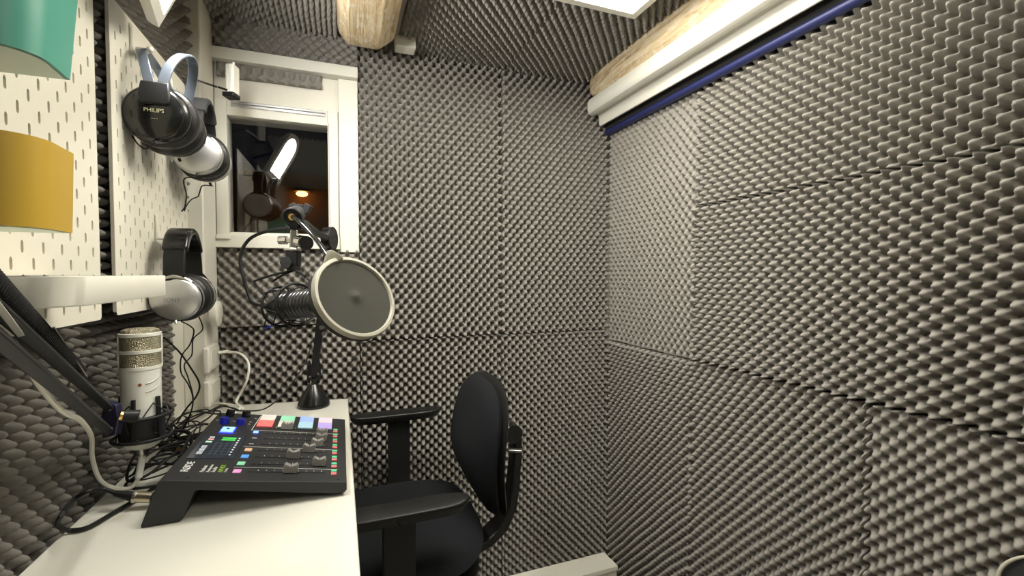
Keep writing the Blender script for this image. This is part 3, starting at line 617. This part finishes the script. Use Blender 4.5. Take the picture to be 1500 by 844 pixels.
# microphone body
ma, mb_ = at(403, 450, .93), at(487, 441, .832); md = (mb_ - ma).normalized(); mX, mY, mZ = frame(md); MLn = (mb_ - ma).length
mi2 = thing('broadcast_microphone', 'black ribbed broadcast microphone lying sideways behind the round pop filter', 'microphone', at(430, 470, .93))
pf = [(.001, 0), (.015, .001), (.024, .006), (.0265, .012), (.0265, .030)]
h = .032
while h < MLn - .05: pf += [(.0248, h), (.0270, h + .0012), (.0284, h + .0035), (.0284, h + .0055), (.0270, h + .0080), (.0248, h + .0095)]; h += .0115
pf += [(.0275, h), (.0275, MLn - .006), (.022, MLn), (.001, MLn)]
B().lathe(ma, md, pf, 40).build('body', mat('mic_black', (.018, .018, .018), .30, spec=.7), mi2)
B().lathe(ma - md * .012, md, [(.001, 0), (.0095, .0), (.0095, .016)], 24).build('cable_connector', CHROME, mi2)
sm2 = thing('shock_mount', 'black wire cage with elastic cords around the sideways microphone', 'shock mount', at(420, 470, .93))
hub = at(430, 396, .915)
for q, R_ in ((.022, .040), (.075, .042)): B().torus(ma + md * q, md, R_, .0026).build('ring', BLKMET, sm2)
def rp(q, R_, a): return ma + md * q + (mX * cos(a) + mY * sin(a)) * R_
angs = [i * pi / 3 for i in range(6)]
for i, a in enumerate(angs):
    B().tube([rp(.022, .040, a), rp(.05, .0285, a + .5), rp(.075, .042, a + 1.0)], .0013, 6, False).build('elastic_cord', RUB, sm2)
    B().tube([rp(.022, .040, a), rp(.045, .0285, a - .5), rp(.075, .042, a - 1.0)], .0013, 6, False).build('elastic_cord', RUB, sm2)
for a in (.3, 2.4, 4.5): B().bar(rp(.010, .042, a), rp(.088, .043, a), .003, .0022).build('strut', BLKMET, sm2)
for e in (at(372, 412, .96), at(400, 412, .94), at(455, 412, .90), at(447, 405, .88)): B().tube([hub, hub * .45 + e * .55 + V((0, 0, .002)), e], .0024, 6).build('spider_leg', BLKMET, sm2)
B().tube([at(372, 412, .96), at(392, 447, .955), at(386, 481, .95)], .0016, 6).build('spider_leg', BLKMET, sm2)
B().bar(at(388, 481, .95), at(414, 472, .93), .004, .003).build('strut', mat('strut_blue_flash', (.02, .03, .30), .4), sm2, label='black strut with a painted blue flash of light')  # black strut; its blue is a colour fringe of light painted in
B().tube([at(414, 472, .93), at(440, 474, .90), at(466, 462, .87)], .002, 6).build('strut', STEEL, sm2)
B().box(at(430, 393, .915), (.020, .018, .010), (RT, FW, UP)).build('hub', BLK, sm2, .001)
# ------------------------------------------------------------------ pop filter
pc = at(522.9, 434.0, .791); pn = (RT * 1.305 + UP * .767 - FW).normalized(); pX, pY, pZ = frame(pn)
pop = thing('pop_filter', 'round black pop filter with a cream plastic rim on a gooseneck', 'pop filter', pc)
prr = [(.0690, 0), (.0752, 0), (.0778, .002), (.0778, .010), (.0758, .0125), (.0712, .0125), (.0690, .0095)]
R = []
for k in range(72):
    a = 2 * pi * k / 72; d_ = pX * cos(a) + pY * sin(a); R.append([pc - pn * .011 + d_ * r_ + pn * h_ for r_, h_ in prr])
B().rings(R, closed=True).build('rim', POPR, pop)
R = []
for k in range(72):
    a = 2 * pi * k / 72; d_ = pX * cos(a) + pY * sin(a); R.append([pc - pn * .019 + d_ * r_ + pn * h_ for r_, h_ in ((.069, 0), (.0770, 0), (.0776, .0075), (.069, .0075))])
B().rings(R, closed=True).build('rear_rim', BLKM, pop)
ms = []
for k in range(0, 60):
    r_ = .0003 + .0702 * k / 59; ms.append((r_, .0050 * math.exp(-(r_ / .010) ** 2)))
ms += [(.0705, -.0012), (.0003, -.0012)]
B().lathe(pc - pn * .003, pn, ms, 64).build('mesh_screen', POPM, pop)
nk = at(481, 377, .795); B().rings([[nk + (pX * 0) + RT * a + UP * b + pn * c for a, b, c in q] for q in (((-.004, .010, .004), (.004, .012, .004), (.004, .012, -.003), (-.004, .010, -.003)), ((-.006, -.003, .005), (.016, .004, .005), (.016, .004, -.004), (-.006, -.003, -.004)), ((-.010, -.014, .004), (.026, -.004, .004), (.026, -.004, -.004), (-.010, -.014, -.004)))]).build('rim_stem', POPR, pop, .001)
B().tube([at(429, 318, .88), at(440, 326, .86), at(458, 345, .84), at(470, 360, .815), at(479, 374, .797)], .0042, 10).build('gooseneck', BLKG, pop)
B().cyl(at(473, 366, .810), at(479, 374, .797), .0034).build('silver_tip', CHROME, pop)
B().cyl(at(428, 318, .885), at(436, 313, .925), .0185, .0165, 32).build('clamp_knob', BLKM, pop); B().torus(at(428, 318, .885), at(428, 318, .885) - at(436, 313, .925), .0155, .0035).build('knob_rim', BLK, pop)
B().cyl(at(427.5, 318, .882), at(428.5, 317.5, .887), .0065).build('brass_nut', GOLD, pop)
for x0, y0_, x1, y1_ in ((433, 310, 428, 299), (440, 308, 440, 300), (447, 312, 453, 300)):
    B().bar(at(x0, y0_, .925), at(x1, y1_, .925), .013, .012, FW).build('clamp_jaw', BLKM, pop, .001)
B().bar(at(424, 336, .92), at(433, 322, .92), .012, .02, FW).build('clamp_arm', BLKM, pop, .001); B().bar(at(444, 325, .92), at(451, 338, .92), .010, .016, FW).build('clamp_arm', BLKM, pop, .001)
# ------------------------------------------------------------------ small white box on thin arm by window
wb = thing('clip_box', 'small white plastic box with a dark underside held beside the window top', 'plastic box', (-.253, 1.287, 1.56))
bc = at(340.5, 118, 1.17); 
B().box(bc, (.022, .030, .078), (RT, FW, UP)).build('box_body', WPL, wb, .005, 3)
B().box(bc - UP * .040 - RT * .003, (.030, .032, .012), (RT, FW, UP)).build('dark_foot', BLK, wb, .003)
B().tube([bc + UP * .038 + RT * .002, bc + UP * .047 + RT * .003], .003).build('loop', WPL, wb)
B().tube([bc + UP * .036 - FW * .016, bc - FW * .017 + RT * .003, bc - UP * .03 - FW * .016 + RT * .003], .0009).build('thin_wire', INKG, wb)
B().bar(at(335, 132, 1.17), at(319, 128, 1.19), .004, .004).build('arm', WPL, wb); B().bar(at(319, 128, 1.19), V((-.352, 1.36, 1.613)), .0035, .0035).build('arm_rod', BLK, wb); B().bar(at(333, 132, 1.155), at(321, 128, 1.175), .006, .005).build('arm_sleeve', BLK, wb)
# ------------------------------------------------------------------ cables
def cable(pts, r, mt, label, grp=None, name='cable', plug=None):
    b = B(); b.tube(pts, r, 8); o = b.build(name, mt)
    return tag(o, label, 'cable', grp)
cable([V((-.322, 1.465, .900)), at(340, 516, 1.27), at(353, 519, 1.24), at(364, 532, 1.22), at(362, 556, 1.21), at(349, 582, 1.22), at(346, 590, 1.19), at(350, 600, 1.12), m(.268, .34, -.02) + V((-.012, 0, 0))], .0032, CABW, 'white cable curving from the upper socket down behind the mixer')
pg = thing('usb_plug', 'pale plug in the upper wall socket by the window', 'plug', V((-.314, 1.47, .90)))
B().bar(V((-.3255, 1.465, .900)), V((-.300, 1.468, .902)), .012, .008).build('plug_body', WPL, pg, .002)
cable([V((-.36, 1.18, .7445)), at(262, 607, 1.15), at(285, 596, 1.22), at(315, 591, 1.27), at(345, 594, 1.25), at(356, 598, 1.20)], .0026, CABW, 'white cable arching over the desk in front of the corner casing')
cable([at(456, 500, 1.29), at(452, 520, 1.28), at(436, 550, 1.25), at(412, 580, 1.22), at(385, 600, 1.16), m(.24, .352, .008), m(.25, .338, .014)], .0018, RUB, 'thin black cable hanging from the stand down to the mixer knobs')
cable([ma - md * .010, at(383, 448, .98), at(368, 440, .99), at(357, 408, .99), at(352, 375, .99), at(366, 350, .99), at(395, 338, .97), at(426, 335, .93)], .0036, RUB, 'thick black cable looping from the back of the sideways microphone to the stand')
cable([mp_(-.012), at(206, 684, .765), at(203, 700, .76)], .0052, WMIC, 'short pale connector sleeve under the white microphone', name='connector_sleeve')
cable([at(203, 700, .76), at(192, 714, .755), at(168, 715, .745), at(146, 702, .73), at(135, 670, .71), at(134, 640, .68), at(118, 616, .62), at(92, 603, .56), at(62, 570, .50), at(36, 528, .45), at(20, 503, .42)], .0032, CABW, 'white cable falling from the white microphone and rising along the boom arm')
rc = at(222, 729, .735)
xp = thing('xlr_plug', 'silver and black round plug pushed into the near end of the mixer back', 'plug', at(210, 729, .73))
xq = lambda x: at(x, 729 - (222 - x) * .05, .735 - (222 - x) * .0002)
B().cyl(xq(223), xq(201), .0085).build('metal_shell', mat('warm_steel', (.62, .55, .40), .28, metal=1), xp); B().cyl(xq(201), xq(197), .0095).build('shell_ring', STEEL, xp); B().cyl(xq(197), at(168, 723, .724), .0080, .0045).build('boot', RUB, xp)
def onz(px, py, z):
    d = at(px, py, 1) - CAM; return CAM + d * ((z - CAM.z) / d.z)
cable([at(170, 723, .725), at(150, 717, .72), at(128, 720, .70), at(106, 734, .69), onz(92, 752, .79), onz(85, 768, .765), onz(100, 777, .746), onz(128, 773, .745), onz(160, 755, .745), onz(192, 736, .746), onz(215, 722, .746), onz(238, 707, .755)], .0033, RUB, 'black microphone cable lying in a loop on the near end of the desk')
jp = thing('jack_plug', 'black jack plug with a gold tip entering the mixer back', 'plug', at(255, 655, .92))
B().cyl(at(236, 652, .93), at(262, 656, .925), .0062).build('barrel', RUB, jp); B().cyl(at(262, 656, .925), at(272, 658, .922), .0056).build('tip', GOLD, jp); B().tube([at(237, 652, .93), at(226, 650, .93), at(212, 640, .93)], .003).build('tail', RUB, jp)
HC = 'thin cords hanging from the headphones'
cable([(-.298, .953, 1.346), at(212, 218, .80), at(196, 203, .80), at(185, 175, .83), at(188, 130, .86), at(200, 100, .88), at(202, 88, .885)], .0012, RUB, 'thin cord looping behind the forked black headphones', HC)
cable([at(212, 126, .88), at(205, 118, .875), at(199, 105, .88), at(204, 92, .885)], .0012, RUB, 'short thin cord rising to the headband of the forked headphones', HC)
cable([(-.283, 1.168, 1.329), at(270, 262, .99), at(273, 285, 1.0), at(271, 302, 1.01), at(266, 310, 1.01)], .0014, RUB, 'knotted black cord under the silver headphones behind the forked pair', HC)
cable([(-.283, 1.262, 1.329), at(297, 272, 1.07), at(292, 283, 1.07), at(290, 288, 1.07), at(281, 292, 1.06), at(274, 300, 1.05), at(270, 309, 1.04)], .0014, RUB, 'short cord hanging from the far cup of the silver headphones', HC)
cable([(-.290, 1.040, 1.028), at(279, 478, .93), at(284, 486, .95), at(278, 505, .96), at(266, 522, .97), at(265, 545, .98), at(275, 562, .99), at(282, 580, 1.0), at(281, 600, 1.0), at(268, 628, 1.0), at(255, 645, 1.0)], .0014, RUB, 'thin cord winding from the near cup of the lowest headphones to the cable heap', HC)
cable([(-.290, 1.150, 1.03), at(297, 482, 1.01), at(283, 497, 1.01), at(281, 520, 1.01), at(270, 535, 1.0), at(276, 555, 1.0), at(283, 585, 1.0), at(276, 615, 1.0), at(262, 640, .99)], .0014, RUB, 'thin cord falling from the far cup of the lowest headphones to the cable heap', HC)
cable([at(240, 494, 1.02), at(262, 515, 1.03), at(280, 540, 1.04), at(292, 562, 1.05), at(288, 580, 1.05), at(272, 600, 1.04), at(258, 622, 1.02)], .0020, RUB, 'thicker black cord crossing the corner casing down into the cable heap', HC)
cable([at(284, 394, 1.015), at(296, 402, 1.04), at(303, 410, 1.05), at(308, 416, 1.06)], .003, RUB, 'stubby black cord end sticking out behind the lowest headphones', None)
random.seed(11)
for k in range(13):
    y = random.uniform(.98, 1.36); pts = []; ph = random.uniform(0, 6); L = random.uniform(.6, 1.4); cx = -.325 + .012 * random.random(); R_ = random.uniform(.035, .085)
    for j in range(12):
        a = ph + j * .62 * (1 if k % 2 else -1); pts.append((min(-.292, max(-.350, cx + .045 * cos(a * 1.1 + k))), 1.13 + .06 * (k % 5 - 2) + R_ * 1.3 * sin(a) , .7435 + .004 * (k % 6) + .014 * abs(sin(a * .7 + k)) * (1 + (k % 3))))
    o = cable(pts, random.choice((.0014, .002, .0024)), RUB, 'black cord coiled in the tangled heap between mixer and left wall', 'tangled black cords behind the mixer')
cable([m(.262, .335, .004), at(312, 606, 1.12), at(285, 603, 1.08), at(262, 612, 1.03), at(245, 630, .98)], .0022, RUB, 'black cord from the far mixer corner running back to the cable heap')
cable([m(.230, .345, .012), m(.262, .352, .016), at(310, 602, 1.15), at(300, 600, 1.15), at(270, 606, 1.08)], .0018, RUB, 'thin black cord arching over the far rear corner of the mixer')
# ------------------------------------------------------------------ office chair
ch = thing('office_chair', 'black office chair with padded armrests pulled up to the desk', 'office chair', (.14, 1.12, ZF))
def superpad(c, hx, hy, th, e, fn, n=44, m_=10, axes=(0, 1, 2)):
    R = []
    for i in range(m_ + 1):
        q = i / m_; ang = -pi / 2 + pi * q; sc = max(.02, cos(ang)) ** .35 if 0 < i < m_ else .55; hh = sin(ang) * th / 2
        r = []
        for k in range(n):
            a = 2 * pi * k / n; x = hx * sc * math.copysign(abs(cos(a)) ** e, cos(a)); y = hy * sc * math.copysign(abs(sin(a)) ** e, sin(a)); r.append(fn(x, y, hh))
        R.append(r)
    return R
def pad_obj(name, mt, parent, hx, hy, th, e, fn):
    b = B(); b.rings(superpad(None, hx, hy, th, e, fn), caps=True); return b.build(name, mt, parent, smooth=70)
def fill_pad(name, mt, parent, hx, hy, th, e, fn, nr=12, n=56):   # domed both faces: rings from centre front, round the edge, to centre back
    R = []
    for side_, rng in ((1, range(1, nr + 1)), (-1, range(nr, 0, -1))):
        for i in rng:
            s = i / nr; hh = side_ * th / 2 * (max(0, 1 - s ** 5)) ** .5 if i < nr else 0
            if i == nr and side_ == -1: continue
            r = []
            for k in range(n):
                a = 2 * pi * k / n; r.append(fn(hx * s * math.copysign(abs(cos(a)) ** e, cos(a)), hy * s * math.copysign(abs(sin(a)) ** e, sin(a)), hh))
            R.append(r)
    b = B(); b.rings(R); return b.build(name, mt, parent, smooth=75)
def seat_fn(x, y, h): return V((.115 + x, 1.105 + y, .498 + h + .012 * (1 - (y / .23) ** 2) - (.03 * max(0, (-x - .12) / .1) ** 2) + (.012 * max(0, (x - .1) / .09) ** 2)))
fill_pad('seat', FABR, ch, .195, .225, .070, .62, seat_fn)
fill_pad('seat_shell', CHPL, ch, .185, .215, .030, .62, lambda x, y, h: V((.115 + x, 1.105 + y, .452 + h)))
BC = (.330, 1.125, .680)
def back_fn(x, y, h, off=0):   # x = width along Y, y = height
    wf_ = 1 + .10 * (y / .165) - .05 * (y / .165) ** 2
    bulge = -.034 * math.exp(-((y + .01) / .085) ** 2) * max(0, 1 - (x / .19) ** 2) + .018 * (x / .17) ** 2 * -1 * .2 + .030 * (abs(y) / .165) ** 2.2 * (.6 if y > 0 else .9)
    return V((BC[0] + bulge + h * 1.0 + off, BC[1] + x * wf_, BC[2] + y))
fill_pad('backrest', FABR, ch, .172, .168, .050, .66, lambda x, y, h: back_fn(x, y, -h if False else -h))
fill_pad('back_shell', CHPL, ch, .176, .174, .030, .66, lambda x, y, h: back_fn(x, y, -h, .020))
# curved support post behind the back
pp = [(.432, .715), (.444, .690), (.447, .655), (.442, .60), (.437, .55), (.428, .50), (.405, .455), (.365, .425), (.31, .408), (.22, .40)]
ww = [.030, .040, .044, .046, .050, .055, .062, .066, .066, .064]; R = []
for i, (x, z) in enumerate(pp):
    q0, q1 = pp[max(i - 1, 0)], pp[min(i + 1, len(pp) - 1)]; t = V((q1[0] - q0[0], 0, q1[1] - q0[1])).normalized(); nn = V((-t.z, 0, t.x)); c = V((x - .012, 1.12, z)); a = ww[i] / 2; th = .012
    R.append([c + nn * th + Y_ * -a, c + nn * th + Y_ * a, c - nn * th + Y_ * a, c - nn * th - Y_ * a])
B().rings(R).build('back_post', CHPL, ch, .006, 3)
B().tube([(.365, 1.12, .735), (.395, 1.12, .725), (.425, 1.12, .705)], .011).build('back_hinge', STEEL, ch)
B().bar((.395, 1.075, .668), (.430, 1.062, .666), .016, .007).build('lever', STEEL, ch, .002); B().cyl((.418, 1.09, .70), (.418, 1.15, .70), .024).build('height_knob', BLKG, ch)
def armrest(y, z, x0, x1, lab):
    o = []
    for i in range(25):
        s = i / 24; xx = x0 + (x1 - x0) * s; wv = .030 * (max(.02, 1 - (2 * s - 1) ** 6)) ** .5; wt = wv
        r = []
        for a, b in ((-.75, 1), (.75, 1), (1, .8), (1, .1), (.72, -1), (-.72, -1), (-1, .1), (-1, .8)): r.append(V((xx + (.012 if b < 0 and s < .5 else (-.012 if b < 0 else 0)), y + a * wt, z + b * .013 - .013)))
        o.append(r)
    p = B().rings(o).build('armrest', CHPL, ch, .002, label=lab)
armrest(1.41, .698, .020, .290, None)
armrest(.895, .662, -.030, .243, None)
B().bx(.128, .194, 1.405, 1.425, .40, .675).build('arm_post', CHPL, ch, .003); B().bx(.068, .130, .872, .892, .40, .640).build('arm_post', CHPL, ch, .003)
B().bx(.128, .190, .872, 1.425, .385, .405).build('arm_bar', CHPL, ch, .003) if False else B().rings([[V((x, y, z)) for x, z in ((xx - .03, .385), (xx + .03, .385), (xx + .03, .403), (xx - .03, .403))] for y, xx in ((.873, .10), (1.425, .16))]).build('arm_bar', CHPL, ch, .003)
B().bx(.05, .24, 1.04, 1.20, .39, .437).build('seat_mechanism', CHPL, ch, .005)
B().cyl((.13, 1.12, .10), (.13, 1.12, .40), .022).build('gas_column', BLKMET, ch)
for k in range(5):
    a = k * 2 * pi / 5 + .4; e = V((cos(a), sin(a), 0)); o = V((.13, 1.12, 0))
    lg = B().rings([[o + e * r_ + V((-e.y, e.x, 0)) * s_ * w2 + Z_ * z_ for s_, z_ in ((-1, z0_), (1, z0_), (1, z1_), (-1, z1_))] for r_, w2, z0_, z1_ in ((.02, .028, .06, .115), (.16, .022, .04, .085), (.235, .018, .03, .055))]).build('base_leg', CHPL, ch, .004)
    cst = B().cyl(o + e * .235 + V((-e.y, e.x, 0)) * -.02 + Z_ * -.035, o + e * .235 + V((-e.y, e.x, 0)) * .02 + Z_ * -.035, .0245); cst.cyl(o + e * .235 + Z_ * -.03, o + e * .235 + Z_ * .035, .006); cst.build('caster', CHPL, lg)
# ------------------------------------------------------------------ white plinth in the corner, hoop at the right
pb_ = B(); pb_.bx(.20, .985, 1.455, 1.548, ZF, -.006)
PLI = mat('plinth_paint', (.88, .86, .76), .45)
structure(pb_, 'trim_7', PLI, .003); structure(B().bx(.20, .985, 1.449, 1.5, -.022, -.004), 'trim_8', PLI, .002)
hc = V((.872, .285, .700))
hp = thing('wire_hoop', 'thin cream hoop at the bottom right corner in front of the wall foam', 'hoop', hc - Z_ * .05)
B().torus(hc, V((-.75, -.55, .25)), .050, .0022, sx=1.15, sy=.9).build('hoop', POPR, hp)
B().lathe(hc + V((.75, .55, -.25)).normalized() * .004, V((-.75, -.55, .25)), [(.050, 0), (.046, .002), (.001, .002)], 48, sx=1.1, sy=.9).build('dark_disc', BLKM, hp)
B().bar(hc - Z_ * .045, V((.90, .285, ZF)), .012, .012).build('stand', BLKMET, hp); B().cyl((.90, .285, ZF), (.90, .285, ZF + .015), .07).build('stand_foot', BLKMET, hp)
# unseen fill panel behind the camera, added to light the back wall frontally
FILL_LED = emis('rear_fill_glow', (1, .955, .83), REAR_FILL_E)
l2 = thing('ceiling_light_panel', 'added unseen fill panel glowing above and behind the camera', 'ceiling light', (.40, -.45, 1.83))
b = B(); b.bx(.10, .70, -.75, -.15, 1.847, 1.856); b.build('frame', WPL, l2, .001); B().bx(.12, .68, -.73, -.17, 1.841, 1.846).build('diffuser', FILL_LED, l2, smooth=0)
